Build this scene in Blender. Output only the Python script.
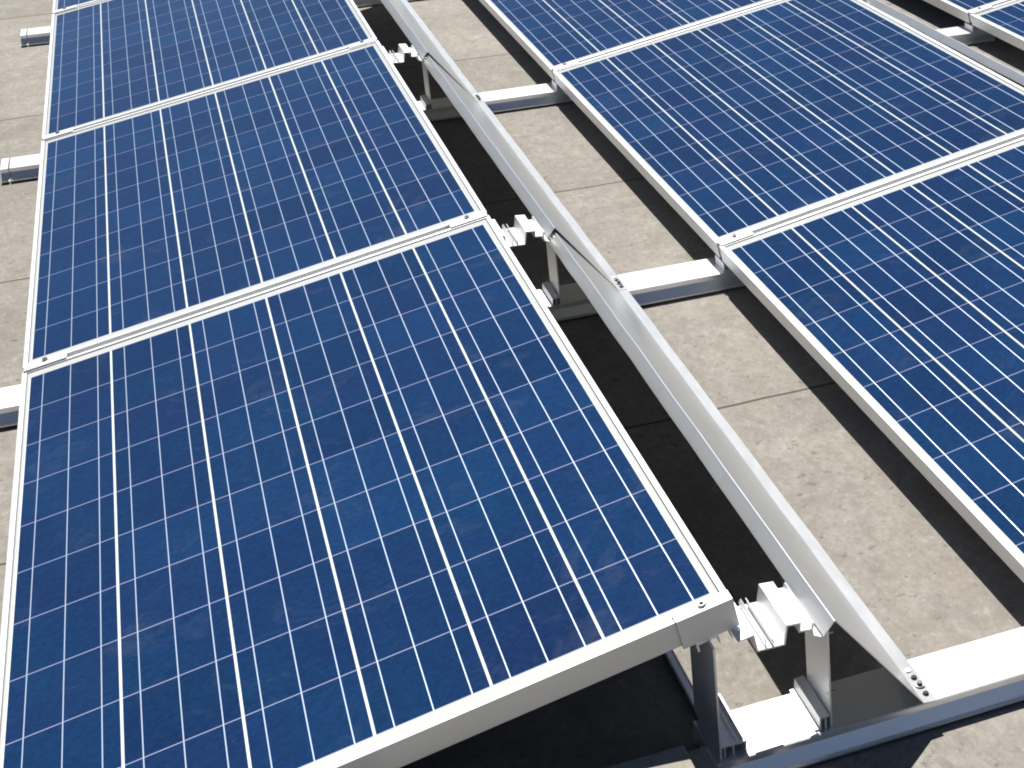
import bpy, bmesh, math, random
from mathutils import Matrix, Vector
random.seed(4)
for o in list(bpy.data.objects): bpy.data.objects.remove(o)
S = bpy.context.scene
COL = S.collection
G = 0.106                      # height of the low cell edge of a panel above the roof

# ---------------------------------------------------------------- camera
ROT = [[0.9161186, -0.4001282, -0.0249826], [-0.155196, -0.2964946, -0.9423403], [0.3696497, 0.8671727, -0.3337225]]
CAMPOS = [0.35714, -1.98585, 1.51281]
FPX, CX, CY = 1713.87, 878.87, 168.43
cam = bpy.data.objects.new('camera', bpy.data.cameras.new('camera')); COL.objects.link(cam)
m = Matrix.Identity(4)
for i in range(3):
    m[i][0] = ROT[0][i]; m[i][1] = -ROT[1][i]; m[i][2] = -ROT[2][i]
    m[i][3] = CAMPOS[i] + (G if i == 2 else 0)
cam.matrix_world = m
cam.data.sensor_width = 36; cam.data.lens = FPX*36/1024
cam.data.shift_x = (512-CX)/1024; cam.data.shift_y = (CY-384)/1024
cam.data.clip_start = .05; cam.data.clip_end = 1000
S.camera = cam

# ---------------------------------------------------------------- sky and sun
SUN = Vector((.06, .665, 1)).normalized()
elev = math.asin(SUN.z); az = math.atan2(SUN.x, SUN.y)
W = bpy.data.worlds.new('World'); S.world = W; W.use_nodes = True
nt = W.node_tree; bg = nt.nodes['Background']
sky = nt.nodes.new('ShaderNodeTexSky'); sky.sky_type = 'NISHITA'; sky.sun_disc = False
sky.sun_elevation = elev; sky.sun_rotation = az
sky.air_density = .45; sky.dust_density = .15; sky.ozone_density = 1.0
nt.links.new(sky.outputs[0], bg.inputs[0]); bg.inputs[1].default_value = .05
sl = bpy.data.lights.new('sun', 'SUN'); sl.energy = 5.0; sl.angle = math.radians(.5); sl.color = (1, .972, .925)
so = bpy.data.objects.new('sun', sl); COL.objects.link(so)
so.rotation_euler = SUN.to_track_quat('Z', 'Y').to_euler(); so.location = (0, 0, 10)
S.view_settings.view_transform = 'Standard'; S.view_settings.look = 'None'
S.view_settings.exposure = .66; S.view_settings.gamma = 1
S.cycles.filter_width = 1.9

# ---------------------------------------------------------------- measures of the array
T = math.radians(10.117)       # tilt
PITCH = 1.4930                 # row spacing
SP = 1.6715                    # joint spacing along a row
P = .158                       # cell pitch
def joint(k): return -.046 + SP*k

# ---------------------------------------------------------------- materials
def mat(name):
    M = bpy.data.materials.new(name); M.use_nodes = True
    return M, M.node_tree, M.node_tree.nodes['Principled BSDF']
class N:
    def __init__(s, nt): s.nt = nt
    def new(s, t, **k):
        n = s.nt.nodes.new(t)
        for a, v in k.items(): setattr(n, a, v)
        return n
    def put(s, sock, v):
        if hasattr(v, 'is_output'): s.nt.links.new(v, sock)
        else: sock.default_value = v
    def math(s, op, a, b=0.0, c=0.0, clamp=False):
        n = s.new('ShaderNodeMath', operation=op, use_clamp=clamp)
        s.put(n.inputs[0], a); s.put(n.inputs[1], b); s.put(n.inputs[2], c)
        return n.outputs[0]
    def mix(s, f, a, b, mode='MIX'):
        n = s.new('ShaderNodeMix', data_type='RGBA', blend_type=mode)
        s.put(n.inputs[0], f)
        s.put(n.inputs[6], a if hasattr(a, 'is_output') else (*a, 1)); s.put(n.inputs[7], b if hasattr(b, 'is_output') else (*b, 1))
        return n.outputs[2]
    def noise(s, co, scale, detail=4, rough=.55, dist=0, out=0):
        n = s.new('ShaderNodeTexNoise'); s.put(n.inputs['Vector'], co)
        n.inputs['Scale'].default_value = scale; n.inputs['Detail'].default_value = detail
        n.inputs['Roughness'].default_value = rough; n.inputs['Distortion'].default_value = dist
        return n.outputs[out]
    def ramp(s, v, stops):
        n = s.new('ShaderNodeValToRGB'); e = n.color_ramp.elements
        while len(e) < len(stops): e.new(.5)
        for q, (p, c) in zip(e, stops):
            q.position = p; q.color = (c, c, c, 1) if not hasattr(c, '__len__') else (*c, 1)
        s.put(n.inputs[0], v); return n.outputs[0]
    def scalevec(s, co, sc):
        n = s.new('ShaderNodeMapping'); s.put(n.inputs[0], co); n.inputs['Scale'].default_value = sc
        return n.outputs[0]
    def bump(s, h, strength, dist, normal=None):
        n = s.new('ShaderNodeBump'); s.put(n.inputs['Height'], h)
        n.inputs['Strength'].default_value = strength; n.inputs['Distance'].default_value = dist
        if normal: s.put(n.inputs['Normal'], normal)
        return n.outputs[0]

def metal(name, col, rough, metallic, streak=(1, 1, 1), amt=.06, dirt=0.0, bmp=.12, rv=.14):
    M, t, b = mat(name); n = N(t)
    co = n.new('ShaderNodeTexCoord').outputs['Object']
    a = n.noise(n.scalevec(co, streak), 22, 5, .6)
    g = n.noise(co, 5, 4, .6)
    v = n.math('ADD', n.math('MULTIPLY', a, amt), n.math('MULTIPLY', g, amt))
    v = n.math('ADD', v, 1-amt)
    c = n.mix(1.0, col, v, 'MULTIPLY')
    if dirt:
        d = n.ramp(n.noise(co, 9, 6, .7, .6), [(.52, 0), (.72, 1)])
        c = n.mix(n.math('MULTIPLY', d, dirt), c, (.33, .30, .25))
    t.links.new(c, b.inputs['Base Color'])
    b.inputs['Metallic'].default_value = metallic
    n.put(b.inputs['Roughness'], n.math('ADD', rough-rv*.45, n.math('MULTIPLY', a, rv)))
    n.put(b.inputs['Normal'], n.bump(a, bmp, .0006))
    return M
M_FRAME = metal('anodised_frame', (.63, .635, .64), .42, .34, (1, 1, 1), .04, .10, .05)
M_ALU = metal('mill_aluminium', (.80, .805, .81), .38, .45, (1, 14, 14), .08, .12)
M_RAIL = metal('rail_aluminium', (.84, .85, .86), .31, .68, (1, 3, 3), .03, .04, 0, .03)
M_SHEET = metal('galvanised_sheet', (.61, .62, .61), .29, .66, (3, .6, 3), .08, .22, .012, .08)
M_DARK = metal('dark_steel', (.10, .10, .11), .45, .7, (1, 1, 1), .1)
M_STEEL = metal('bolt_steel', (.35, .35, .36), .35, .9, (1, 1, 1), .1)
M_RUBBER, _t, _b = mat('black_rubber'); _b.inputs['Base Color'].default_value = (.02, .02, .022, 1); _b.inputs['Roughness'].default_value = .8

def cell_material():
    M, t, b = mat('solar_cells'); n = N(t)
    co = n.new('ShaderNodeTexCoord').outputs['Object']
    x = n.new('ShaderNodeSeparateXYZ'); n.put(x.inputs[0], co)
    u, v, h = x.outputs
    rnd = n.new('ShaderNodeObjectInfo').outputs['Random']
    def cellax(w, count):
        c = n.math('DIVIDE', w, P)
        fr = n.math('FRACT', c); fl = n.math('FLOOR', c)
        edge = n.math('MULTIPLY', n.math('MINIMUM', fr, n.math('SUBTRACT', 1, fr)), P)
        inside = n.math('MULTIPLY', n.math('GREATER_THAN', w, 0), n.math('LESS_THAN', w, P*count))
        return fr, fl, edge, inside
    fu, iu, eu, inu = cellax(u, 6)
    fv, iv, ev, inv = cellax(v, 10)
    ins = n.math('MULTIPLY', inu, inv)
    colgap = n.math('LESS_THAN', eu, GAPC/2)
    rowgap = n.math('LESS_THAN', ev, GAPR/2)
    bus = n.math('LESS_THAN', n.math('MULTIPLY', n.math('ABSOLUTE', n.math('SUBTRACT', n.math('FRACT', n.math('MULTIPLY', fu, 3)), .5)), P/3), BUS/2)
    busv = n.math('MULTIPLY', n.math('GREATER_THAN', v, -.006), n.math('LESS_THAN', v, P*10+.006))
    bus = n.math('MULTIPLY', bus, n.math('MULTIPLY', inu, busv))
    # every cell its own tone, every crystal grain a little of its own
    idv = n.new('ShaderNodeCombineXYZ'); n.put(idv.inputs[0], iu); n.put(idv.inputs[1], iv); n.put(idv.inputs[2], n.math('MULTIPLY', rnd, 57.3))
    wn = n.new('ShaderNodeTexWhiteNoise', noise_dimensions='3D'); n.put(wn.inputs['Vector'], idv.outputs[0])
    sep = n.new('ShaderNodeSeparateColor'); n.put(sep.inputs[0], wn.outputs['Color'])
    r1, r2, r3 = sep.outputs
    vo = n.new('ShaderNodeTexVoronoi'); vo.inputs['Scale'].default_value = 150; vo.inputs['Randomness'].default_value = 1
    wob = n.new('ShaderNodeMix', data_type='VECTOR'); wob.inputs[0].default_value = .01
    n.put(wob.inputs[4], co); n.put(wob.inputs[5], n.noise(co, 40, 2, out=1)); n.put(vo.inputs['Vector'], wob.outputs[1])
    gs = n.new('ShaderNodeSeparateColor'); n.put(gs.inputs[0], vo.outputs['Color'])
    big = n.noise(co, 3.2, 3, .6)
    c = n.mix(r1, CELL_A, CELL_B)
    c = n.mix(n.math('MULTIPLY', n.math('GREATER_THAN', r2, .74), .28), c, CELL_C)
    c = n.mix(n.ramp(big, [(.40, 0), (.66, .5)]), c, CELL_D)
    val = n.math('ADD', .70, n.math('ADD', n.math('MULTIPLY', r3, .20), n.math('MULTIPLY', gs.outputs[0], .26)))
    c = n.mix(1.0, c, val, 'MULTIPLY')
    c = n.mix(rowgap, c, (.25, .27, .40))
    c = n.mix(colgap, c, (.62, .66, .64))
    c = n.mix(n.math('SUBTRACT', 1, ins), c, (.50, .51, .49))
    ox = n.math('MINIMUM', n.math('SUBTRACT', u, -.0060+.0003), n.math('SUBTRACT', .9580-.0003, u))
    oy = n.math('MINIMUM', n.math('SUBTRACT', v, -.0255+.0003), n.math('SUBTRACT', 1.6055-.0003, v))
    c = n.mix(n.math('LESS_THAN', n.math('MINIMUM', ox, oy), .0014), c, (.22, .22, .22))
    c = n.mix(bus, c, (.40, .47, .58))
    # dust
    d = n.ramp(n.noise(co, 7, 8, .72, .8), [(.55, 0), (.80, 1)])
    d2 = n.ramp(n.noise(co, 55, 3, .6), [(.70, 0), (.78, 1)])
    c = n.mix(n.math('ADD', n.math('MULTIPLY', d, .07), n.math('MULTIPLY', d2, .05)), c, (.42, .42, .42))
    t.links.new(c, b.inputs['Base Color'])
    n.put(b.inputs['Metallic'], n.math('MULTIPLY', bus, .55))
    n.put(b.inputs['Roughness'], n.math('SUBTRACT', .5, n.math('MULTIPLY', bus, .12))); b.inputs['Specular IOR Level'].default_value = 0
    b.inputs['Coat Weight'].default_value = 1; b.inputs['Coat IOR'].default_value = 1.5
    n.put(b.inputs['Coat Roughness'], n.math('ADD', .035, n.math('MULTIPLY', d, .10)))
    return M
GAPC, GAPR, BUS = .0041, .0024, .0017
CELL_A = (.0055, .0232, .080); CELL_B = (.0064, .030, .098); CELL_C = (.010, .018, .072); CELL_D = (.0045, .037, .100)
M_CELL = cell_material()
M_BACK, _t, _b = mat('white_backsheet'); _b.inputs['Base Color'].default_value = (.7, .7, .68, 1); _b.inputs['Roughness'].default_value = .6

def concrete(name, joints, base=(.268, .248, .217)):
    M, t, b = mat(name); n = N(t)
    co = n.new('ShaderNodeTexCoord').outputs['Object']
    x = n.new('ShaderNodeSeparateXYZ'); n.put(x.inputs[0], co)
    a = n.noise(co, 2.6, 6, .62, .3)
    bq = n.noise(n.scalevec(co, (1, .7, 1)), 20, 9, .74, .2)
    fq = n.noise(n.scalevec(co, (1, .6, 1)), 70, 6, .74, .2)
    f = n.noise(n.scalevec(co, (1, .7, 1)), 120, 4, .7)
    fine = n.noise(co, 420, 2, .6)
    c = n.mix(n.ramp(a, [(.36, 0), (.66, 1)]), tuple(q*.86 for q in base), tuple(q*1.08 for q in base))
    c = n.mix(n.ramp(bq, [(.36, .60), (.54, 0)]), c, tuple(q*k for q, k in zip(base, (.68, .66, .64))))
    c = n.mix(n.ramp(bq, [(.57, 0), (.72, .55)]), c, (.42, .40, .365))
    c = n.mix(n.ramp(fq, [(.36, .50), (.50, 0)]), c, tuple(q*k for q, k in zip(base, (.70, .68, .66))))
    c = n.mix(n.ramp(fq, [(.56, 0), (.68, .42)]), c, (.44, .42, .38))
    grain = n.math('ADD', .68, n.math('ADD', n.math('MULTIPLY', f, .42), n.math('MULTIPLY', fine, .22)))
    c = n.mix(1.0, c, grain, 'MULTIPLY')
    # scattered pits, crumbs and lichen spots
    sp = n.noise(co, 38, 5, .75, .3)
    c = n.mix(n.ramp(sp, [(.595, 0), (.655, .8)]), c, (.13, .115, .095))
    rust = n.ramp(n.noise(co, 4.1, 5, .7, .9), [(.60, 0), (.74, .35)])
    c = n.mix(rust, c, (.27, .21, .15))
    hgt = n.math('ADD', n.math('MULTIPLY', fq, .5), n.math('ADD', n.math('MULTIPLY', f, .35), n.math('MULTIPLY', fine, .15)))
    if joints:
        y = n.math('SUBTRACT', x.outputs[1], n.math('MULTIPLY', n.math('LESS_THAN', x.outputs[1], 1.75), .077))
        y = n.math('ADD', y, n.math('MULTIPLY', n.math('SUBTRACT', n.noise(co, 6, 4), .5), .014))
        fr = n.math('FRACT', n.math('DIVIDE', n.math('ADD', y, 150-.953+.75), 1.5))
        dist = n.math('MULTIPLY', n.math('ABSOLUTE', n.math('SUBTRACT', fr, .5)), 1.5)
        sid = n.new('ShaderNodeTexWhiteNoise', noise_dimensions='1D'); n.put(sid.inputs['W'], n.math('FLOOR', n.math('DIVIDE', n.math('ADD', y, 150-.953), 1.5)))
        c = n.mix(1.0, c, n.math('ADD', .93, n.math('MULTIPLY', sid.outputs['Value'], .11)), 'MULTIPLY')
        ln = n.ramp(n.math('MULTIPLY', dist, 100), [(.30, 1), (.50, 0)])
        c = n.mix(n.math('MULTIPLY', ln, .97), c, (.015, .013, .012))
        edge = n.ramp(n.math('MULTIPLY', dist, 20), [(.15, .25), (.75, 0)])
        c = n.mix(edge, c, (.24, .21, .175))
        hgt = n.math('SUBTRACT', hgt, n.math('MULTIPLY', ln, 1.2))
    t.links.new(c, b.inputs['Base Color']); b.inputs['Roughness'].default_value = .9
    b.inputs['Specular IOR Level'].default_value = .2
    n.put(b.inputs['Normal'], n.bump(hgt, .22, .003))
    return M
M_GROUND = concrete('weathered_concrete', True)
M_BLOCK = concrete('paver_concrete', False, (.31, .29, .24))

# ---------------------------------------------------------------- mesh helpers
def box(bm, x0, x1, y0, y1, z0, z1, bev=0.0):
    r = bmesh.ops.create_cube(bm, size=1)['verts']
    for v in r:
        v.co.x = x0 if v.co.x < 0 else x1; v.co.y = y0 if v.co.y < 0 else y1; v.co.z = z0 if v.co.z < 0 else z1
    if bev:
        es = list({e for v in r for e in v.link_edges})
        bmesh.ops.bevel(bm, geom=es, offset=bev, segments=2, profile=.5, affect='EDGES')
def prism(bm, poly, a0, a1, axis):
    """closed polygon extruded along 'x' (poly = y,z) or 'y' (poly = x,z)"""
    def pt(p, a): return (a, p[0], p[1]) if axis == 'x' else (p[0], a, p[1])
    A = [bm.verts.new(pt(p, a0)) for p in poly]; B = [bm.verts.new(pt(p, a1)) for p in poly]
    k = len(poly)
    for i in range(k): bm.faces.new((A[i], A[(i+1) % k], B[(i+1) % k], B[i]))
    bm.faces.new(A); bm.faces.new(B)
def thick(line, w):
    """polyline -> closed polygon of wall thickness w (grown to the left of its direction)"""
    out = []
    for i, p in enumerate(line):
        p = Vector(p); ns = []
        if i > 0: d = (p-Vector(line[i-1])).normalized(); ns.append(Vector((-d.y, d.x)))
        if i < len(line)-1: d = (Vector(line[i+1])-p).normalized(); ns.append(Vector((-d.y, d.x)))
        if len(ns) == 2:
            b = (ns[0]+ns[1]).normalized(); out.append(p+b*(w/max(.35, b.dot(ns[0]))))
        else: out.append(p+ns[0]*w)
    return [tuple(p) for p in line]+[tuple(p) for p in reversed(out)]
def cyl(bm, c, r, h, axis='z', seg=20, r2=None):
    M = Matrix.Translation(Vector(c))
    if axis == 'x': M = M @ Matrix.Rotation(math.pi/2, 4, 'Y')
    if axis == 'y': M = M @ Matrix.Rotation(math.pi/2, 4, 'X')
    bmesh.ops.create_cone(bm, cap_ends=True, segments=seg, radius1=r, radius2=r if r2 is None else r2, depth=h, matrix=M)
def obj(name, bm, M, parent=None, smooth=False):
    bmesh.ops.recalc_face_normals(bm, faces=bm.faces)
    me = bpy.data.meshes.new(name); bm.to_mesh(me); bm.free(); me.materials.append(M)
    if smooth:
        for p in me.polygons: p.use_smooth = True
        me.set_sharp_from_angle(angle=math.radians(20))
    o = bpy.data.objects.new(name, me); COL.objects.link(o); o.parent = parent
    return o
def thing(name, label, cat, loc=(0, 0, 0), group=None):
    o = bpy.data.objects.new(name, None); COL.objects.link(o); o.location = loc; o.empty_display_size = .05
    return tag(o, label, cat, group)
def tag(o, label, cat, group=None):
    o['label'] = label; o['category'] = cat
    if group: o['group'] = group
    return o
def dup(root, loc, label):
    r = root.copy(); COL.objects.link(r); r.location = loc; r['label'] = label
    for ch in list(root.children):
        c = ch.copy(); COL.objects.link(c); c.parent = r
        for g in list(ch.children):
            d = g.copy(); COL.objects.link(d); d.parent = c
    return r
def spawn(make, spots):
    first = None
    for loc, label in spots:
        if first is None: first = make(label); first.location = loc
        else: dup(first, loc, label)
NB = bmesh.new

# ---------------------------------------------------------------- the roof
bm = NB(); L = 150
vs = [bm.verts.new(p) for p in ((-L, -L, 0), (L, -L, 0), (L, L, 0), (-L, L, 0))]; bm.faces.new(vs)
o = obj('roof_ground', bm, M_GROUND); o['kind'] = 'structure'

# ---------------------------------------------------------------- solar panels
U0, U1, V0, V1 = -.0155, .9675, -.035, 1.615
def make_panel(label):
    t = thing('solar_panel', label, 'solar panel', group='blue solar panels tilted in rows on the roof')
    t.rotation_euler = (0, -T, 0)
    bm = NB(); lw = .0095; top = .0030; bot = -.037
    def bar(x0, x1, y0, y1): box(bm, x0, x1, y0, y1, bot, top, .0009)
    bar(U0, U1, V0, V0+lw); bar(U0, U1, V1-lw, V1)
    bar(U0, U0+lw, V0+lw, V1-lw); bar(U1-lw, U1, V0+lw, V1-lw)
    fr = obj('frame', bm, M_FRAME, t)
    bm = NB(); e = .0003
    box(bm, U0+lw+e, U1-lw-e, V0+lw+e, V1-lw-e, -.0045, 0)
    obj('cell_sheet', bm, M_CELL, t)
    bm = NB(); fl = .026
    box(bm, U0+lw+e, U1-lw-e, V0+lw+e, V0+fl, bot, bot+.002); box(bm, U0+lw+e, U1-lw-e, V1-fl, V1-lw-e, bot, bot+.002)
    box(bm, U0+lw+e, U0+fl, V0+fl, V1-fl, bot, bot+.002); box(bm, U1-fl, U1-lw-e, V0+fl, V1-fl, bot, bot+.002)
    obj('base_flange', bm, M_FRAME, t)
    bm = NB(); box(bm, U1-.20, U1-.09, .74, .86, -.026, -.0047, .002); obj('junction_box', bm, M_RUBBER, t)
    return t
spawn(make_panel, [
    ((0, SP*0, G), 'large blue solar panel filling the foreground, its near edge frame and clamped corner in view'),
    ((0, SP*1, G), 'blue solar panel of the left row directly behind the big foreground panel'),
    ((0, SP*2, G), 'paler blue solar panel, third back from the foreground in the left row'),
    ((0, SP*3, G), 'farthest panel of the left row, cut by the top photo edge'),
    ((PITCH, SP*0, G), 'dark navy solar panel at the right edge, nearest one of the second row'),
    ((PITCH, SP*1, G), 'blue solar panel in the middle of the second row, sun glint at its near corner'),
    ((PITCH, SP*2, G), 'blue solar panel at the far end of the second row, cut by the top edge'),
    ((PITCH*2, SP*1, G), 'nearer sliver of solar panel in the farthest row, top right corner'),
    ((PITCH*2, SP*2, G), 'farther sliver of solar panel in the farthest row, touching the top photo edge'),
])

# ---------------------------------------------------------------- clamps and joint strips (they lie in the panel plane)
def onpanel(row, u, k, h=0):
    return (PITCH*row+u*math.cos(T)-h*math.sin(T), joint(k), G+u*math.sin(T)+h*math.cos(T))
def make_mid(label):
    t = thing('mid_clamp', label, 'clamp', group='flat mid clamps bridging the joints between panels'); t.rotation_euler = (0, -T, 0)
    bm = NB(); box(bm, -.042, .042, -.0165, .0185, .0036, .0066, .0008); obj('clamp_plate', bm, M_FRAME, t)
    bm = NB(); box(bm, -.042, .042, -.007, .007, -.030, .0035); obj('clamp_web', bm, M_FRAME, t)
    bm = NB(); cyl(bm, (0, .006, .0086), .0062, .0040, r2=.0055); b = obj('bolt', bm, M_STEEL, t, True)
    bm = NB(); cyl(bm, (0, .006, .01085), .0034, .0005, seg=6); obj('hex_socket', bm, M_RUBBER, b)
    return t
spawn(make_mid, [
    (onpanel(0, .0305, 1), 'flat bolted clamp at the left end of the joint behind the foreground panel'),
    (onpanel(0, .9220, 1), 'flat bolted clamp at the right end of the joint behind the foreground panel'),
    (onpanel(0, .0305, 2), 'flat bolted clamp at the left end of the left row second joint'),
    (onpanel(0, .9220, 2), 'flat bolted clamp at the right end of the left row second joint'),
    (onpanel(0, .0305, 3), 'flat silver clamp at the left end of the farthest joint of the left row'),
    (onpanel(1, .0305, 1), 'glinting clamp where the two nearest panels of the second row meet, above the white rail'),
    (onpanel(1, .0305, 2), 'flat silver clamp at the left end of the far joint in the second row'),
    (onpanel(2, .0305, 2), 'flat silver clamp at the joint between the two panels of the farthest row'),
])
def make_strip(label):
    t = thing('joint_strip', label, 'joint strip', group='aluminium strips in the gaps between panels'); t.rotation_euler = (0, -T, 0)
    bm = NB(); box(bm, -.40, .40, -.0100, .0100, -.032, -.0255); obj('strip', bm, M_ALU, t)
    return t
spawn(make_strip, [
    (onpanel(0, .474, 1), 'grey strip in the gap between the foreground panel and the one behind it'),
    (onpanel(0, .474, 2), 'grey strip in the second panel gap of the left row'),
    (onpanel(0, .474, 3), 'grey strip in the farthest panel gap of the left row, at the top left'),
    (onpanel(1, .474, 1), 'grey strip in the panel gap that runs right from the sun glint'),
    (onpanel(1, .474, 2), 'grey strip in the far panel gap of the second row, near the top edge'),
    (onpanel(2, .474, 2), 'grey strip in the panel gap of the farthest row at the top right'),
])
t = thing('end_clamp', 'angled end clamp with bolt gripping the near right corner of the foreground panel', 'clamp', onpanel(0, .9225, 0))
t.rotation_euler = (0, -T, 0)
y0 = V0-joint(0)
bm = NB()
prism(bm, [(y0-.006, -.0395), (y0-.006, .0068), (y0+.019, .0068), (y0+.019, .0036), (y0-.0012, .0036), (y0-.0012, -.0395)], -.0385, .0452, 'x')
bmesh.ops.bevel(bm, geom=list(bm.edges), offset=.0006, segments=1, affect='EDGES')
obj('clamp_body', bm, M_FRAME, t)
bm = NB(); cyl(bm, (.004, y0+.0075, .0087), .0065, .0036, r2=.0055); b = obj('bolt', bm, M_STEEL, t, True)
bm = NB(); cyl(bm, (.004, y0+.0075, .01075), .0036, .0005, seg=6); obj('hex_socket', bm, M_RUBBER, b)
bm = NB(); box(bm, -.020, .012, y0-.002, y0+.03, -.0460, -.0400, .0006); box(bm, -.020, -.017, y0-.002, y0+.03, -.0560, -.0460); obj('lower_jaw', bm, M_ALU, t)
bm = NB(); prism(bm, thick([(.0135, -.0560), (.0135, -.0405), (.0300, -.0405), (.0300, -.0560)], .002), y0-.003, y0+.032, 'y'); obj('clamp_nut', bm, M_ALU, t)

# ---------------------------------------------------------------- base rails, extruded along x
RT = -.066; RY0, RY1 = -.067, .041
def rail_profile():
    b = -.1030
    return [(RY0, RT), (RY0, RT-.010), (RY0+.0015, RT-.0115), (RY0-.0085, b+.0060), (RY0-.0135, b+.0045), (RY0-.0135, b+.0015), (RY0+.012, b+.0015),
            (RY0+.012, b+.0125), (RY1-.012, b+.0125), (RY1-.012, b), (RY1+.003, b), (RY1+.003, b+.003), (RY1, b+.005), (RY1, RT)]
def make_rail(label, x0=.905, x1=1.565, slot=False):
    t = thing('base_rail', label, 'base rail', group='white aluminium base rails lying across the roof')
    bm = NB()
    prism(bm, rail_profile(), x0, x1, 'x')
    if slot: prism(bm, rail_profile(), x0-.024, x0-.004, 'x')
    bmesh.ops.recalc_face_normals(bm, faces=bm.faces)
    es = [e for e in bm.edges if abs(e.verts[0].co.x-e.verts[1].co.x) > .1 and max(v.co.z for v in e.verts) > RT-.001]
    bmesh.ops.bevel(bm, geom=es, offset=.0012, segments=2, affect='EDGES')
    obj('rail_profile', bm, M_RAIL, t)
    bm = NB(); box(bm, x0+.02, x1-.02, RY0+.014, RY1-.014, -.1058, -.0928); obj('rubber_pad', bm, M_RUBBER, t)
    return t
spawn(make_rail, [
    ((0, SP*0, G), 'nearest white base rail, its blue front face in view at the lower right'),
    ((0, SP*1, G), 'white base rail running from the middle support post to the sun glint corner'),
    ((0, SP*2, G), 'white base rail between the deflector and the second row, upper middle'),
    ((0, SP*3, G), 'farthest base rail behind the deflector at the top edge'),
    ((PITCH, SP*2, G), 'short white base rail between the second row and the farthest row, top right'),
])
spawn(lambda lb: make_rail(lb, -.111, .075, True), [
    ((0, SP*1, G), 'white rail end under the left edge, beside the joint of the foreground panel'),
    ((0, SP*2, G), 'white rail end with a dark slot sticking out at the left photo edge'),
    ((0, SP*3, G), 'farthest rail end sticking out at the top left'),
])

# ---------------------------------------------------------------- supports for the low panel edge
def make_low(label):
    t = thing('low_bracket', label, 'bracket', group='small brackets carrying the low panel edges')
    bm = NB(); prism(bm, [(-.008, -.0655), (.062, -.0655), (.062, -.030), (.058, -.0305), (.058, -.062), (-.004, -.062), (-.004, -.0445), (-.008, -.0445)], -.058, .004, 'y')
    obj('bracket_profile', bm, M_ALU, t)
    return t
spawn(make_low, [((0, SP*1, G), 'bracket under the low left edge of the foreground panel joint'),
    ((0, SP*2, G), 'bracket on the slotted rail end at the left'), ((0, SP*3, G), 'bracket on the farthest rail end at the top left'),
    ((PITCH, SP*1, G), 'bracket on the white rail under the sun glint corner'), ((PITCH, SP*2, G), 'bracket on the rail under the far joint of the second row'),
    ((PITCH*2, SP*2, G), 'bracket on the short rail under the corner of the farthest row')])

# ---------------------------------------------------------------- supports for the high panel edge
HY0, HY1 = -.067, .046
def make_support(label):
    t = thing('panel_support', label, 'support', group='stepped aluminium supports at the high panel edges')
    bm = NB()
    line = [(.9470, .1226), (.9688, .1265), (.9734, .0995), (1.0150, .0985), (1.0200, .1270), (1.0367, .1255), (1.0354, .1125), (1.0562, .1105), (1.0592, .1210)]
    prism(bm, thick(line, .0026), HY0, HY1, 'y')
    prism(bm, thick([(1.0545, .1105), (1.0560, .1000), (1.0690, .0935)], .0022), HY0, HY1, 'y')
    for hx, d in ((.9885, 1), (.9985, -1)):
        prism(bm, thick([(hx, .1020), (hx-.0012*d, .1085), (hx+.0012*d, .1135)], .0014), HY0+.001, HY1-.001, 'y')
    obj('stepped_head', bm, M_ALU, t)
    # front post on the high panel side
    bm = NB(); box(bm, .9135, .9165, -.058, .060, -.0658, .1165); obj('post', bm, M_ALU, t)
    bm = NB(); box(bm, 1.0805, 1.0835, -.058, .034, -.0658, .1025, .0005); p = obj('post', bm, M_ALU, t)
    for z in (.088, -.012):
        bm = NB(); cyl(bm, (1.0860, -.052, z), .0022, .012, 'x', 12); obj('screw', bm, M_STEEL, p, True)
    # feet
    bm = NB()
    prism(bm, thick([(1.0560, -.0655), (1.0660, -.0655), (1.0670, -.0480), (1.0795, -.0470)], .0025), -.058, .045, 'y')
    box(bm, 1.0720, 1.0745, -.058, .045, -.0655, -.0485)
    obj('foot', bm, M_ALU, t)
    bm = NB()
    box(bm, .9170, .9540, -.056, .060, -.0500, -.0475); box(bm, .9515, .9540, -.056, .060, -.0655, -.0500)
    box(bm, .9330, .9350, -.056, .060, -.0655, -.0500); box(bm, .9205, .9225, -.056, .060, -.0655, -.0500)
    box(bm, .9380, .9402, -.056, .060, -.0475, -.0400); box(bm, .9470, .9492, -.056, .060, -.0475, -.0400)
    obj('foot', bm, M_ALU, t)
    return t
spawn(make_support, [
    ((0, SP*0, G), 'nearest stepped support with both posts and feet visible on the front rail'),
    ((.006, SP*1-.018, G), 'stepped support in the dark gap at the middle of the picture'),
    ((.004, SP*2-.016, G), 'small far stepped support in the dark gap near the top edge'),
    ((PITCH, SP*2, G), 'support of the second row peeping out at the top edge beside its deflector'),
])

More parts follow.
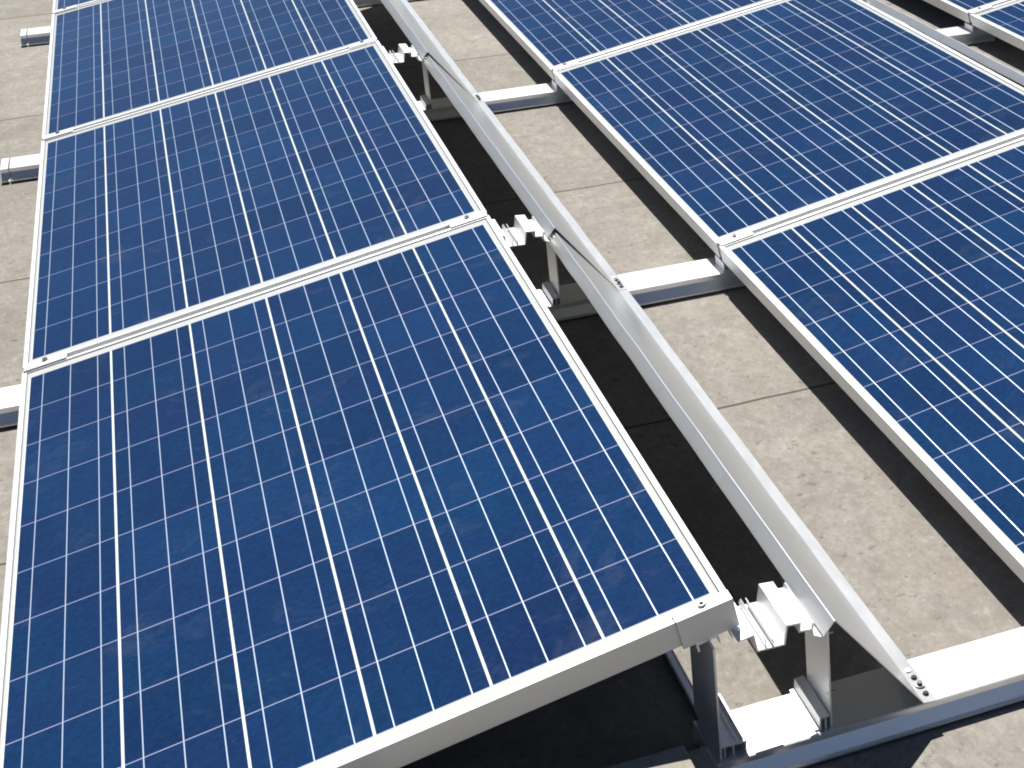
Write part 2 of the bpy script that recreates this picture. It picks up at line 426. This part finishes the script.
# ---------------------------------------------------------------- wind deflector sheets
def make_deflector(label):
    t = thing('wind_deflector', label, 'deflector', group='bent metal wind deflectors along the rows')
    A, Rg, F, E = Vector((1.0712, .0935)), Vector((1.0890, .1150)), Vector((1.2230, -.0625)), Vector((1.2440, -.0642))
    def rnd(p, q, r, rad, k=4):
        a = p+(q-p)*(1-rad/(q-p).length); c = q+(r-q)*(rad/(r-q).length); out = []
        for i in range(k+1):
            s = i/k; out.append(a*(1-s)**2+q*2*s*(1-s)+c*s*s)
        return out
    line = [A]+rnd(A, Rg, F, .0035)+[F]+[E]
    bm = NB()
    poly = thick([tuple(p) for p in line], -.0014)
    n = 14; y0, y1 = RY0, RY0+SP+.075
    rows = []
    for j in range(n+1):
        y = y0+(y1-y0)*j/n
        lift = .0008*(1-j/n)
        bow = (.0040*(1-j/n)-.0060*j/n+.0007*math.sin(j*1.9)*(0 < j < n))
        rows.append([bm.verts.new((p[0]+.0006*math.sin(j*2.3+p[1]*20)*(0 < j < n), y, p[1]+lift+bow*min(1, max(0, (p[1]+.0615)/.04)))) for p in poly])
    k = len(poly)
    for j in range(n):
        for i in range(k): bm.faces.new((rows[j][i], rows[j][(i+1) % k], rows[j+1][(i+1) % k], rows[j+1][i]))
    bm.faces.new(rows[0]); bm.faces.new(rows[-1])
    obj('bent_sheet', bm, M_SHEET, t, True)
    zf = -.0617
    for y in (-.048, -.006):
        bm = NB(); cyl(bm, (1.2345, y, zf+.0012), .0048, .0022, seg=16, r2=.0040); obj('hole_rivet_disc', bm, M_RUBBER, t, True)  # open flange holes drawn as black discs, their shade put into the colour
    bm = NB(); cyl(bm, (1.2345, -.026, zf+.001), .0075, .0016); s = obj('screw', bm, M_STEEL, t, True)
    bm = NB(); cyl(bm, (1.2345, -.026, zf+.0040), .0042, .0044, seg=6); obj('screw_head', bm, M_DARK, s)
    bm = NB(); cyl(bm, (1.2335, .014, zf+.0006), .0045, .0012); obj('hole_rivet_disc', bm, M_ALU, t, True)
    return t
spawn(make_deflector, [
    ((0, SP*0, G), 'nearest bent grey deflector sheet, its screwed tip on the front rail'),
    ((.005, SP*1+.006, G), 'middle deflector sheet whose end overlaps the nearest one at the central support'),
    ((.005, SP*2, G), 'farthest deflector sheet of the left row, reaching the top edge'),
    ((PITCH+.013, SP*1, G), 'pale deflector strip seen behind the high edge of the second row'),
])

for o in COL.objects:
    if o.get('label', '').startswith('nearest bent grey deflector'): o.rotation_euler.z = -.003

# ---------------------------------------------------------------- ballast and loose bits
t = thing('ballast_block', 'tan concrete ballast block in the shadow under the foreground panel, lower middle', 'block', (0, 0, 0))
bm = NB(); box(bm, .47, .886, -.56, -.092, .0005, G-.007, .003); obj('lower_slab', bm, M_BLOCK, t)
bm = NB(); box(bm, .47, .852, -.56, -.098, G-.007, G+.010, .003); obj('upper_slab', bm, M_BLOCK, t)
t = thing('floor_strip', 'thin grey metal strip on the roof behind the front support post', 'strip', (0, 0, 0))
bm = NB(); prism(bm, thick([(.9255, .016), (.9275, .002), (.9400, .002)], .002), .062, 1.50, 'y'); obj('angle_profile', bm, M_ALU, t)
